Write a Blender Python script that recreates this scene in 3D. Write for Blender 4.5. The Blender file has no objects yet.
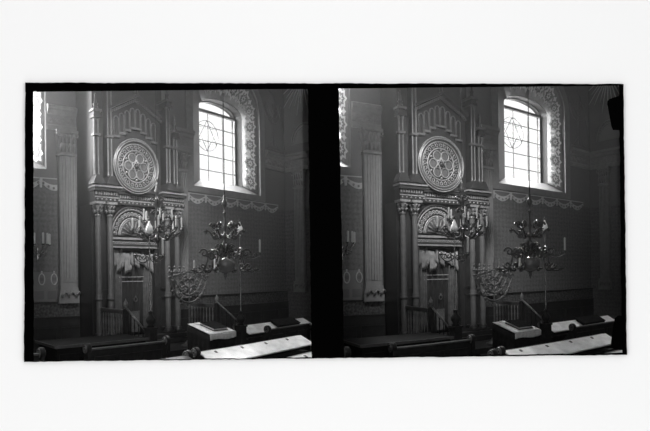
import bpy, bmesh, math, random
from mathutils import Matrix, Vector
PI = math.pi
sc = bpy.context.scene
COL = sc.collection
R = math.radians

# ------------------------------------------------------------------ camera constants
F = 495.0                       # pixels per radian of the panoramic lens
HZ = 272.7                      # row of the horizon at the picture's middle
ROLL = 0.0148
EYE = 2.5
TH = R(38.5)                    # the east wall is seen this far off square

# ------------------------------------------------------------------ materials
def mat(name, base, rough=0.6, scale=0.0, amount=0.0, bump=0.0, metal=0.0, spec=0.5, detail=4.0):
    m = bpy.data.materials.new(name); m.use_nodes = True
    nt = m.node_tree; b = nt.nodes['Principled BSDF']
    b.inputs['Base Color'].default_value = (base, base, base, 1)
    b.inputs['Roughness'].default_value = rough
    b.inputs['Metallic'].default_value = metal
    b.inputs['Specular IOR Level'].default_value = spec
    if scale:
        tc = nt.nodes.new('ShaderNodeTexCoord')
        n = nt.nodes.new('ShaderNodeTexNoise'); n.inputs['Scale'].default_value = scale; n.inputs['Detail'].default_value = detail
        nt.links.new(tc.outputs['Object'], n.inputs['Vector'])
        r = nt.nodes.new('ShaderNodeMapRange')
        r.inputs[1].default_value = 0.3; r.inputs[2].default_value = 0.7
        r.inputs[3].default_value = base*(1-amount); r.inputs[4].default_value = base*(1+amount)
        nt.links.new(n.outputs['Fac'], r.inputs[0])
        nt.links.new(r.outputs[0], b.inputs['Base Color'])
        if bump:
            bp = nt.nodes.new('ShaderNodeBump'); bp.inputs['Strength'].default_value = bump; bp.inputs['Distance'].default_value = 0.02
            nt.links.new(n.outputs['Fac'], bp.inputs['Height']); nt.links.new(bp.outputs['Normal'], b.inputs['Normal'])
    return m

def wall_mat(name, plain, paper, split):
    """smooth plaster above z = split, a darker figured wallpaper below it"""
    m = mat(name, plain, 0.75); nt = m.node_tree; b = nt.nodes['Principled BSDF']
    tc = nt.nodes.new('ShaderNodeTexCoord'); sx = nt.nodes.new('ShaderNodeSeparateXYZ')
    nt.links.new(tc.outputs['Object'], sx.inputs[0])
    def math_(op, a, bb):
        n = nt.nodes.new('ShaderNodeMath'); n.operation = op
        for i, v in enumerate((a, bb)):
            if isinstance(v, (int, float)): n.inputs[i].default_value = v
            else: nt.links.new(v, n.inputs[i])
        return n.outputs[0]
    s1 = math_('SINE', math_('MULTIPLY', math_('ADD', sx.outputs[0], sx.outputs[2]), 2*PI/0.30), 0)
    s2 = math_('SINE', math_('MULTIPLY', math_('SUBTRACT', sx.outputs[0], sx.outputs[2]), 2*PI/0.30), 0)
    fig = math_('MULTIPLY', s1, s2)
    nz = nt.nodes.new('ShaderNodeTexNoise'); nz.inputs['Scale'].default_value = 14; nz.inputs['Detail'].default_value = 6
    nt.links.new(tc.outputs['Object'], nz.inputs['Vector'])
    f2 = math_('ADD', math_('MULTIPLY', fig, 0.16), math_('MULTIPLY', math_('SUBTRACT', nz.outputs['Fac'], 0.5), 1.5))
    pap = math_('MULTIPLY', math_('ADD', f2, 1.0), paper)
    pl = math_('MULTIPLY', math_('ADD', math_('MULTIPLY', math_('SUBTRACT', nz.outputs['Fac'], 0.5), 0.25), 1.0), plain)
    up = math_('GREATER_THAN', sx.outputs[2], split)
    mx = nt.nodes.new('ShaderNodeMix'); mx.data_type = 'FLOAT'
    nt.links.new(up, mx.inputs[0]); nt.links.new(pap, mx.inputs[2]); nt.links.new(pl, mx.inputs[3])
    nt.links.new(mx.outputs[0], b.inputs['Base Color'])
    return m

M = dict(
    wall=wall_mat('figured_wall', 0.11, 0.085, 4.95),
    plaster=mat('plaster', 0.10, 0.8, 3, 0.12),
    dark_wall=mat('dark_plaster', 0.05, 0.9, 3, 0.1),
    stone=mat('painted_stone', 0.16, 0.6, 8, 0.1),
    pale=mat('pale_paint', 0.34, 0.7, 10, 0.08),
    band=mat('stencil_ground', 0.17, 0.7, 12, 0.15),
    ink=mat('stencil_dark', 0.16, 0.7),
    ink_mid=mat('stencil_grey', 0.13, 0.7),
    mural=mat('mural_line', 0.10, 0.8),
    mural_pale=mat('mural_pale', 0.36, 0.8),
    dado=mat('dado_wood', 0.015, 0.45, 6, 0.3),
    frieze=mat('dado_frieze', 0.045, 0.6, 16, 0.9),
    floor=mat('floor_boards', 0.03, 0.45, 3, 0.3),
    ark=mat('ark_wood', 0.018, 0.38, 7, 0.25, 0.1),
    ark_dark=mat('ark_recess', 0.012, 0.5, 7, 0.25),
    ark_light=mat('ark_gilding', 0.14, 0.33, 30, 0.35, 0.2),
    ark_column=mat('ark_column_wood', 0.07, 0.2, 7, 0.15),
    fan=mat('ark_fan', 0.045, 0.5, 25, 0.35, 0.3),
    cloth_dark=mat('dark_velvet', 0.012, 0.9, 10, 0.3, spec=0.05),
    cloth_mid=mat('grey_velvet', 0.055, 0.7, 8, 0.35),
    cloth_pale=mat('pale_cloth', 0.15, 0.8, 8, 0.25),
    white_cloth=mat('white_linen', 0.66, 0.8, 12, 0.15),
    braid=mat('metallic_braid', 0.2, 0.35, 60, 0.4),
    brass=mat('tarnished_brass', 0.05, 0.3, 20, 0.2, metal=0.4),
    brass_hi=mat('polished_brass', 0.32, 0.22, metal=0.9),
    iron=mat('dark_iron', 0.08, 0.35, 30, 0.5, metal=0.3),
    candle=mat('wax', 0.42, 0.5),
    globe=mat('milk_glass', 0.85, 0.25),
    pew=mat('pew_wood', 0.02, 0.5, 7, 0.3, spec=0.15),
    pew_edge=mat('pew_light_tone', 0.11, 0.3, 7, 0.3),  # paler pew tone; on the volutes it paints the highlight
    board=mat('book_board', 0.75, 0.33, 4, 0.22, 0.05),  # colour whitened to stand in for bright window light on the wood
    rail=mat('rail_wood', 0.07, 0.35, 7, 0.3),
    dark_ball=mat('lacquered_brass', 0.10, 0.25, spec=0.7),
    lancet=mat('ark_lancet', 0.075, 0.4, 10, 0.2),
    dark_table=mat('blackened_wood', 0.007, 0.6, 7, 0.3, spec=0.08),
    jamb=mat('shaded_jamb', 0.03, 0.8),  # jamb painted dark as shade where the window light misses it
    star_pale=mat('stencil_pale', 0.50, 0.7),
    curtain=mat('curtain_velvet', 0.008, 0.5, 8, 0.4),
    emblem=mat('emblem_thread', 0.07, 0.5, 40, 0.4),
    wire=mat('dark_wire', 0.008, 0.8, spec=0.1),
    plate=mat('number_plate', 0.04, 0.4),
    book=mat('book_cover', 0.012, 0.95, 12, 0.3, spec=0.02),
    paper=mat('paper', 0.65, 0.8),
    white_wall=mat('white_matte', 0.86, 0.9, spec=0.0),
    mount=mat('black_mount', 0.0008, 0.9, spec=0.0),
)
def glass_mat():
    m = bpy.data.materials.new('window_glass'); m.use_nodes = True; nt = m.node_tree; nt.nodes.clear()
    o = nt.nodes.new('ShaderNodeOutputMaterial'); mx = nt.nodes.new('ShaderNodeMixShader'); mx.inputs[0].default_value = 0.06
    t = nt.nodes.new('ShaderNodeBsdfTransparent'); g = nt.nodes.new('ShaderNodeBsdfGlossy'); g.inputs['Roughness'].default_value = 0.1
    nt.links.new(t.outputs[0], mx.inputs[1]); nt.links.new(g.outputs[0], mx.inputs[2]); nt.links.new(mx.outputs[0], o.inputs[0])
    return m
M['glass'] = glass_mat()
def haze_mat(name, density):
    """haze made denser high up and leftwards, standing in for glare and light falloff"""
    m = bpy.data.materials.new(name); m.use_nodes = True; nt = m.node_tree; nt.nodes.clear()
    o = nt.nodes.new('ShaderNodeOutputMaterial'); v = nt.nodes.new('ShaderNodeVolumeScatter')
    v.inputs['Anisotropy'].default_value = 0.35
    tc = nt.nodes.new('ShaderNodeTexCoord'); sx = nt.nodes.new('ShaderNodeSeparateXYZ'); r = nt.nodes.new('ShaderNodeMapRange')
    r.inputs[1].default_value = 1.5; r.inputs[2].default_value = 8.0; r.inputs[3].default_value = density*0.12; r.inputs[4].default_value = density
    nt.links.new(tc.outputs['Object'], sx.inputs[0]); nt.links.new(sx.outputs[2], r.inputs[0]); r2 = nt.nodes.new('ShaderNodeMapRange'); r2.inputs[1].default_value = 4.5; r2.inputs[2].default_value = 12.0; r2.inputs[3].default_value = 1.5; r2.inputs[4].default_value = 0.08
    mu = nt.nodes.new('ShaderNodeMath'); mu.operation = 'MULTIPLY'
    nt.links.new(sx.outputs[0], r2.inputs[0]); nt.links.new(r.outputs[0], mu.inputs[0]); nt.links.new(r2.outputs[0], mu.inputs[1])
    nt.links.new(mu.outputs[0], v.inputs['Density'])
    nt.links.new(v.outputs[0], o.inputs['Volume'])
    return m

# ------------------------------------------------------------------ mesh builder
class MB:
    def __init__(self): self.v = []; self.f = []; self.mi = []; self.k = 0; self.sm = []; self.smooth = False
    def mat(self, k): self.k = k; return self
    def face(self, idx): self.f.append(tuple(idx)); self.mi.append(self.k); self.sm.append(self.smooth)
    def add(self, vs, fs, smooth=False):
        o = len(self.v); self.v += [tuple(p) for p in vs]
        for q in fs:
            self.f.append(tuple(o+i for i in q)); self.mi.append(self.k); self.sm.append(smooth)
    def box(self, x0, x1, y0, y1, z0, z1):
        self.add([(x, y, z) for z in (z0, z1) for y in (y0, y1) for x in (x0, x1)],
                 [(0,2,3,1),(4,5,7,6),(0,1,5,4),(2,6,7,3),(0,4,6,2),(1,3,7,5)])
    def prism(self, pts, axis, a0, a1):
        """closed outline pts extruded along axis: 'y': pts are (x,z); 'x': pts are (y,z); 'z': pts are (x,y)"""
        def p(u, w, a): return (u, a, w) if axis == 'y' else ((a, u, w) if axis == 'x' else (u, w, a))
        n = len(pts)
        self.add([p(u, w, a) for a in (a0, a1) for u, w in pts],
                 [tuple(range(n)), tuple(range(2*n-1, n-1, -1))] + [(i, n+i, n+(i+1) % n, (i+1) % n) for i in range(n)])
    def lathe(self, c, prof, n=16, axis='z'):
        """prof: (radius, height) list about axis through c"""
        full = [prof[0]]                        # extra rings near the ends of long stretches keep their shading straight
        for (r0, h0), (r1, h1) in zip(prof, prof[1:]):
            if math.hypot(r1-r0, h1-h0) > 0.12:
                full += [(r0+(r1-r0)*u, h0+(h1-h0)*u) for u in (0.03, 0.97)]
            full.append((r1, h1))
        prof = full
        vs = []
        for r, h in prof:
            for k in range(n):
                a = 2*PI*k/n
                if axis == 'z': vs.append((c[0]+r*math.cos(a), c[1]+r*math.sin(a), c[2]+h))
                elif axis == 'y': vs.append((c[0]+r*math.cos(a), c[1]+h, c[2]+r*math.sin(a)))
                else: vs.append((c[0]+h, c[1]+r*math.cos(a), c[2]+r*math.sin(a)))
        fs = []
        for i in range(len(prof)-1):
            for k in range(n):
                fs.append((i*n+k, i*n+(k+1) % n, (i+1)*n+(k+1) % n, (i+1)*n+k))
        m = len(prof)-1
        self.add(vs, fs, True)
        o = len(self.v)-len(vs)
        for q in (tuple(range(n))[::-1], tuple(m*n+k for k in range(n))): self.f.append(tuple(o+i for i in q)); self.mi.append(self.k); self.sm.append(False)
    def tube(self, path, r, n=6, closed=False):
        P = [Vector(p) for p in path]; L = len(P)
        rr = r if isinstance(r, (list, tuple)) else [r]*L
        vs = []; up = None
        for i in range(L):
            if closed: t = P[(i+1) % L]-P[i-1]
            else: t = P[min(i+1, L-1)]-P[max(i-1, 0)]
            t.normalize()
            if up is None: up = Vector((0, 0, 1)) if abs(t.z) < 0.9 else Vector((1, 0, 0))
            a = (up - t*up.dot(t))
            if a.length < 1e-4: a = t.orthogonal()
            a.normalize(); up = a; b = t.cross(a)
            for k in range(n):
                w = 2*PI*k/n
                q = P[i] + (a*math.cos(w)+b*math.sin(w))*rr[i]
                vs.append(tuple(q))
        fs = []
        for i in range(L if closed else L-1):
            j = (i+1) % L
            for k in range(n): fs.append((i*n+k, i*n+(k+1) % n, j*n+(k+1) % n, j*n+k))
        self.add(vs, fs, True)
        o = len(self.v)-len(vs)
        if not closed:
            for q in (tuple(range(n))[::-1], tuple((L-1)*n+k for k in range(n))): self.f.append(tuple(o+i for i in q)); self.mi.append(self.k); self.sm.append(False)
    def ring(self, c, rad, r, axis='y', n=32, m=6, z=1.0):
        pts = []
        for k in range(n):
            a = 2*PI*k/n
            if axis == 'y': pts.append((c[0]+rad*math.cos(a), c[1], c[2]+rad*z*math.sin(a)))
            elif axis == 'z': pts.append((c[0]+rad*math.cos(a), c[1]+rad*math.sin(a), c[2]))
            else: pts.append((c[0], c[1]+rad*math.cos(a), c[2]+rad*math.sin(a)))
        self.tube(pts, r, m, True)
    def ball(self, c, r, n=12, sz=1.0):
        self.lathe(c, [(max(r*math.sin(PI*i/8), 1e-4), -r*sz*math.cos(PI*i/8)) for i in range(9)], n)
    def grid(self, fn, nu, nv, smooth=True):
        vs = [fn(u/nu, v/nv) for v in range(nv+1) for u in range(nu+1)]
        w = nu+1
        self.add(vs, [(v*w+u, v*w+u+1, (v+1)*w+u+1, (v+1)*w+u) for v in range(nv) for u in range(nu)], smooth)
    def slab(self, fn, nu, nv, th):
        """fn(u,v) -> point, th = offset vector: a sheet with real thickness"""
        o = len(self.v); w = nu+1; N = w*(nv+1)
        vs = [fn(u/nu, v/nv) for v in range(nv+1) for u in range(nu+1)]
        vs += [tuple(a+b for a, b in zip(p, th)) for p in vs]
        fs = [(v*w+u, v*w+u+1, (v+1)*w+u+1, (v+1)*w+u) for v in range(nv) for u in range(nu)]
        fs += [tuple(N+i for i in q[::-1]) for q in fs]
        for u in range(nu):
            fs.append((u, N+u, N+u+1, u+1)); b = nv*w; fs.append((b+u, b+u+1, N+b+u+1, N+b+u))
        for v in range(nv):
            fs.append((v*w, (v+1)*w, N+(v+1)*w, N+v*w)); c = nu; fs.append((v*w+c, N+v*w+c, N+(v+1)*w+c, (v+1)*w+c))
        self.add(vs, fs, True)

def finish(name, mb, mats, parent=None, at=(0, 0, 0)):
    me = bpy.data.meshes.new(name)
    me.from_pydata([(x-at[0], y-at[1], z-at[2]) for x, y, z in mb.v], [], mb.f)
    for m in (mats if isinstance(mats, (list, tuple)) else [mats]): me.materials.append(M[m] if isinstance(m, str) else m)
    me.polygons.foreach_set('material_index', mb.mi)
    me.polygons.foreach_set('use_smooth', mb.sm)
    me.update(); me.validate()
    bm = bmesh.new(); bm.from_mesh(me); bmesh.ops.recalc_face_normals(bm, faces=bm.faces); bm.to_mesh(me); bm.free()
    o = bpy.data.objects.new(name, me); COL.objects.link(o)
    if parent: o.parent = parent
    return o

class Room:
    """one of the two chambers: side 'left' or 'right'; everything below is laid out in the hall's own metres:
    x along the east wall, y out to it, z up from the floor"""
    def __init__(s, side):
        s.side = side
        px = 172 if side == 'left' else 477
        s.rot = TH - (px-325)/F
        s.dz = 0.0 if side == 'left' else -0.065
        s.mtx = Matrix.Rotation(s.rot, 4, 'Z'); s.mtx.translation = (0, 0, s.dz)
        s.where = '%s-hand view' % side
        s.roots = []
    def root(s, o, at, rz=0.0):
        o.matrix_world = s.mtx @ Matrix.Translation(at) @ Matrix.Rotation(rz, 4, 'Z')
        s.roots.append(o)
    def tag(s, o, label, cat, group=None, kind=None):
        o['label'] = label + ', ' + s.where; o['category'] = cat
        if group: o['group'] = group + ', ' + s.where
        if kind: o['kind'] = kind
    def struct(s, name, mb, mats, label=None):
        o = finish(name, mb, mats); s.root(o, (0, 0, 0)); o['kind'] = 'structure'
        if label: o['label'] = label + ', ' + s.where
        return o
    def thing(s, name, at, label, cat, group=None):
        o = bpy.data.objects.new(name, None); COL.objects.link(o); o.empty_display_size = 0.2
        s.root(o, at); s.tag(o, label, cat, group); o['at'] = at
        return o
    def solo(s, name, mb, mats, at, label, cat, group=None, kind=None):
        o = finish(name, mb, mats, None, at); s.root(o, at); s.tag(o, label, cat, group, kind)
        return o
    def az(s, r, deg):           # a point r metres from the eye at azimuth deg off the hall's axis
        a = R(deg); return (r*math.sin(a), r*math.cos(a))

def part(name, mb, mats, top, parent=None):
    dy = SHIFT.get(name, 0) if top.name.startswith(('torah_ark', 'ark_curtain')) else 0
    if dy: mb.v = [(x, y+dy, z) for x, y, z in mb.v]
    o = finish(name, mb, mats, parent or top, tuple(top['at']))
    return o
# how far the ark's fields sit in front of the wall plane behind them
SHIFT = dict(lower_body=-.2, tympanum=-.28, arch_moulding=-.28, fan=-.28, lintel=-.2, door_jamb=-.2, upper_body=-.22, gable=-.2, arcade=-.2,
             rose_window=-.2, rose_field=-.2, roundel_ring=-.2, rose_tracery=-.2, rod=-.3, side_drape=-.3, centre_panel=-.3, braid=-.3, emblem=-.3, valance=-.28)
def arc(c, rx, rz, a0, a1, n):
    return [(c[0]+rx*math.cos(a0+(a1-a0)*i/n), c[1]+rz*math.sin(a0+(a1-a0)*i/n)) for i in range(n+1)]

# ------------------------------------------------------------------ windows and walls
W_Z0, W_ZS = 5.36, 8.3
G_Z0 = 5.74
G_Y = 12.95
G_B = 12.60          # where the splay ends and the straight jamb begins
G_DX, G_HW = 0.27, 1.05
FHW = 1.62          # half width of the opening in the wall face
def glass_outline(c, inset=0.0):
    return win_outline(c+G_DX, G_HW-inset, G_Z0+inset, 0.38-inset*0.4)
def win_outline(c, hw, z0, rise, n=16):
    """counter-clockwise from the lower right corner: up the right side, over the arch, down the left"""
    pts = [(c+hw, z0), (c+hw, (z0+W_ZS)/2), (c+hw, W_ZS)]
    pts += [(c+hw*math.cos(PI*i/n), W_ZS+rise*math.sin(PI*i/n)) for i in range(1, n)]
    pts += [(c-hw, W_ZS), (c-hw, (z0+W_ZS)/2), (c-hw, z0)]
    return pts
def band_point(c, t, h):
    """t 0..1 from wall face to glass, h metres along the outline from the lower right"""
    a = win_outline(c, FHW, W_Z0, 1.4); b = glass_outline(c)
    acc = 0
    for i in range(len(a)-1):
        d = math.dist(a[i], a[i+1])
        if h <= acc+d or i == len(a)-2:
            u = (h-acc)/d
            p = [a[i][k]*(1-u)+a[i+1][k]*u for k in (0, 1)]; q = [b[i][k]*(1-u)+b[i+1][k]*u for k in (0, 1)]
            break
        acc += d
    return (p[0]*(1-t)+q[0]*t, 12.0*(1-t)+G_B*t, p[1]*(1-t)+q[1]*t)

def east_wall(rm, x0, x1, centres):
    centres = sorted(centres)
    mb = MB(); ztop = 11.0
    cut = lambda x: max(x0, min(x1, x))
    for yy, hw, z0, rise in ((12.0, FHW, W_Z0, 1.4), (13.1, G_HW, G_Z0, 0.38)):
        if yy > 12.5 and x0 > 4: x0 = 4.8
        cut = lambda x: max(x0, min(x1, x))
        edges = [x0]
        off = G_DX if yy > 12.5 else 0.0
        for c in centres: edges += [cut(c+off-hw), cut(c+off+hw)]
        edges.append(x1)
        for i in range(0, len(edges), 2):
            a, b = edges[i], edges[i+1]
            if b-a > 1e-3: mb.add([(a, yy, 0), (b, yy, 0), (b, yy, ztop), (a, yy, ztop)], [(0, 1, 2, 3)])
        for c in centres:
            c = c+off; a, b = cut(c-hw), cut(c+hw)
            mb.add([(a, yy, 0), (b, yy, 0), (b, yy, z0), (a, yy, z0)], [(0, 1, 2, 3)])
            N = 20
            for i in range(N):
                u0, u1 = a+(b-a)*i/N, a+(b-a)*(i+1)/N
                f = lambda u: W_ZS+rise*math.sqrt(max(0, 1-((u-c)/hw)**2))
                mb.add([(u0, yy, f(u0)), (u1, yy, f(u1)), (u1, yy, ztop), (u0, yy, ztop)], [(0, 1, 2, 3)])
    x0 = min(x0, 4.8)
    for c in centres:                           # splayed reveal, then the straight one outside the glass
        a = win_outline(c, FHW, W_Z0, 1.4); b = glass_outline(c)
        A = [(cut(x), 12.0, z) for x, z in a]; B = [(cut(x), G_B, z) for x, z in b]; C = [(cut(x), 13.1, z) for x, z in b]
        n = len(a)
        for P, Q in ((A, B), (B, C)):
            mb.k = 0 if P is A else 1
            mb.add(P+Q, [(i, n+i, n+(i+1) % n, (i+1) % n) for i in range(n)])
    return rm.struct('wall_east', mb, ['wall', 'jamb'], 'figured east wall with splayed arched windows behind the ark')

def window(rm, n, c, x0=None):
    """the glazing of the window centred on c, cut off at x0 where a side wall stands"""
    lo = x0 if x0 is not None else -99
    def mb_clip(): return MB()
    fr = MB(); hw = G_HW; outer = c; y0, y1 = G_Y-0.06, G_Y+0.02
    o = [(max(x, lo), z) for x, z in glass_outline(c)]
    inn = [(max(x, lo), z) for x, z in glass_outline(c, 0.06)]
    k = len(o)
    vs = [(x, y, z) for y in (y0, y1) for x, z in o] + [(x, y, z) for y in (y0, y1) for x, z in inn]
    fs = []
    for i in range(k):
        j = (i+1) % k
        fs += [(i, j, 2*k+j, 2*k+i), (k+i, 3*k+i, 3*k+j, k+j), (2*k+i, 2*k+j, 3*k+j, 3*k+i)]
    fr.add(vs, fs)
    c = c+G_DX; fr.box(max(c-hw, lo), c+hw, y0-0.02, y1, W_ZS-0.06, W_ZS+0.03)       # transom below the arch
    root = rm.struct('window_%d' % n, fr, 'ink')
    root['label'] = ('tall arched window with star tracery right of the ark' if n == 1 else 'arched window at the near edge left of the ark') + ', ' + rm.where
    g = MB()
    g.prism([(max(x, lo), z) for x, z in glass_outline(outer, 0.03)], 'y', G_Y-0.015, G_Y-0.005)
    finish('pane', g, 'glass', root)
    t = MB()
    for x in (c-0.36, c+0.36):
        if x > lo+0.05: t.box(x-0.013, x+0.013, G_Y-0.05, G_Y-0.02, G_Z0, W_ZS)
    for z in (6.2, 6.72, 7.24, 7.76): t.box(max(c-hw, lo), c+hw, G_Y-0.05, G_Y-0.02, z-0.012, z+0.012)
    if n == 1:
        pc = (c-0.42, G_Y-0.05, 7.43); rr = 0.54
        t.ring(pc, rr, 0.014, 'y', 32)
        for a0 in (PI/2, -PI/2):
            q = [(pc[0]+rr*math.cos(a0+2*PI*i/3), pc[1], pc[2]+rr*math.sin(a0+2*PI*i/3)) for i in range(3)]
            t.tube(q+[q[0]], 0.018, 5)
    finish('tracery', t, 'ink', root)
    return root

def star(mb, fn, t, h, r, pts=8, inner=0.6, lift=0.0, mi=0):
    """a flat star of pts points laid on a reveal through fn(t,h,lift); r in metres"""
    mb.k = mi; n = pts*2; vs = []
    for l in (lift, lift-0.02):
        for k in range(n):
            a = 2*PI*k/n; q = r*(1 if k % 2 == 0 else inner)
            vs.append(fn(t+q*math.cos(a)/0.9, h+q*math.sin(a), l))
    mb.add(vs, [tuple(range(n)), tuple(range(2*n-1, n-1, -1))]+[(i, n+i, n+(i+1) % n, (i+1) % n) for i in range(n)])

def reveal_band(rm, c, num, full=True):
    mb = MB()
    def fn(t, h, lift):
        p = band_point(c, t, h); e = 1e-2
        du = Vector(band_point(c, t+e, h))-Vector(p); dv = Vector(band_point(c, t, h+e))-Vector(p)
        nn = du.cross(dv).normalized()
        mid = Vector((c, 11.0, 7.3))
        if nn.dot(mid-Vector(p)) < 0: nn = -nn
        return tuple(Vector(p)+nn*lift)
    # pale ground of the painted band, a centimetre proud of the plaster
    H = 7.0 if full else 3.2
    mb.slab(lambda u, v: fn(0.1+0.87*u, 0.05+H*v, 0.012), 1, 40, (0.004, 0.0, 0))
    h = 0.38; k = 0
    while h < H-0.2:
        if k % 2 == 0:
            star(mb, fn, 0.5, h, 0.33, 8, 0.72, 0.018, 1); star(mb, fn, 0.5, h, 0.23, 8, 0.72, 0.024, 2)
            star(mb, fn, 0.5, h, 0.15, 8, 0.45, 0.030, 1); star(mb, fn, 0.5, h, 0.05, 8, 0.7, 0.036, 2)
        else:
            for dt in (-0.18, 0.18): star(mb, fn, 0.5+dt, h, 0.12, 4, 0.5, 0.018, 1)
        h += 0.36; k += 1
    return rm.struct('trim_%d' % num, mb, ['band', 'star_pale', 'ink_mid'], 'stencilled band of stars round the window')

def architrave(rm, c, num, x0=-99):
    a = [(max(x, x0), z) for x, z in win_outline(c, FHW+0.27, W_Z0-0.2, 1.68)]; b = [(max(x, x0), z) for x, z in win_outline(c, FHW, W_Z0, 1.4)]
    k = len(a); mb = MB()
    vs = [(x, y, z) for y in (11.95, 12.0) for x, z in a]+[(x, y, z) for y in (11.95, 12.0) for x, z in b]
    fs = []
    for i in range(k):
        j = (i+1) % k
        fs += [(i, 2*k+i, 2*k+j, j), (i, j, k+j, k+i), (2*k+i, 3*k+i, 3*k+j, 2*k+j)]
    mb.add(vs, fs)
    return rm.struct('trim_%d' % num, mb, 'stone', 'flat moulding round the window opening')

def cornice_piece(mb, x0, x1, dep=1.0):
    prof = [(12.0, 6.42), (11.93, 6.42), (11.93, 6.55), (11.96, 6.57), (11.96, 6.84), (11.9, 6.87), (11.86, 6.94), (11.8, 6.98), (11.8, 7.07), (12.0, 7.12)]
    mb.mat(0).prism([(12-(12-y)*dep, z) for y, z in prof], 'x', x0, x1)
    x = x0+0.09; k = 0
    mb.mat(1)
    while x < x1-0.08:
        zz = 6.70+(0.035 if k % 2 else -0.035)
        mb.ring((x, 12-0.045*dep, zz), 0.055, 0.014, 'y', 10, 4); mb.ball((x, 12-0.045*dep, zz), 0.02, 6)
        x += 0.125; k += 1

def swag_band(mb, x0, n, y=11.985):
    w = 0.75
    for i in range(n):
        a = x0+i*w
        if True:
            up = [(a+w*u/10, 5.08-0.13*math.sin(PI*u/10)) for u in range(11)]
            dn = [(a+w*u/10, 4.99-0.20*math.sin(PI*u/10)) for u in range(10, -1, -1)]
            mb.mat(0).prism(up+dn, 'y', y, 12.0)
            for u in range(1, 10, 2): mb.mat(1).ball((a+w*u/10, y, 5.03-0.165*math.sin(PI*u/10)), 0.035, 8)
            mb.mat(0).prism([(a-0.05, 5.12), (a+0.05, 5.12), (a+0.03, 4.86), (a-0.03, 4.86)], 'y', y-0.01, 12.0)
    mb.mat(0).box(x0, x0+n*w, y, 12.0, 5.10, 5.13)

def capital(mb, c, hw, z0, z1, y0, y1):
    """a leafy pilaster capital"""
    h = z1-z0
    mb.prism([(c-hw*0.9, z0), (c+hw*0.9, z0), (c+hw*1.25, z1-h*0.12), (c-hw*1.25, z1-h*0.12)], 'y', y0, y1)
    mb.box(c-hw*1.35, c+hw*1.35, y0-0.05, y1, z1-h*0.12, z1)
    for row in range(2):
        for k in range(4):
            x = c-hw*0.75+k*hw*0.5; zz = z0+h*(0.08+0.38*row)
            mb.tube([(x, y0, zz), (x, y0-0.03, zz+h*0.2), (x, y0-0.07, zz+h*0.32), (x, y0-0.06, zz+h*0.26)], [0.05*hw*4, 0.045*hw*4, 0.03, 0.012], 5)
    for sx in (-1, 1):
        mb.ring((c+sx*hw*1.05, y0-0.05, z1-h*0.22), h*0.1, 0.02, 'y', 10, 5)

def pilaster(rm, num, x0, x1, label, zcap=(5.78, 6.42), zbase=2.0):
    mb = MB(); c = (x0+x1)/2; hw = (x1-x0)/2
    mb.box(x0, x1, 11.86, 12.0, zbase+0.2, zcap[0])
    n = 6
    for k in range(n):
        x = x0+0.04+(x1-x0-0.08)*k/(n-1)
        mb.box(x-0.022, x+0.022, 11.83, 11.87, zbase+0.35, zcap[0]-0.08)
    mb.box(x0-0.03, x1+0.03, 11.81, 12.0, zcap[0]-0.05, zcap[0])
    capital(mb, c, hw, zcap[0], zcap[1], 11.85, 12.0)
    mb.prism([(x0-0.06, zbase), (x1+0.06, zbase), (x1+0.02, zbase+0.2), (x0-0.02, zbase+0.2)], 'y', 11.8, 12.0)
    mb.box(x0-0.06, x1+0.06, 11.82, 12.0, 1.78, zbase)
    for k in range(3):
        mb.tube([(x0+0.02+0.2*k, 11.8, 1.95), (x0+0.1+0.2*k, 11.76, 2.1), (x0+0.16+0.2*k, 11.79, 2.02)], 0.03, 5)
    return rm.struct('trim_%d' % num, mb, 'stone', label)

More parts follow.
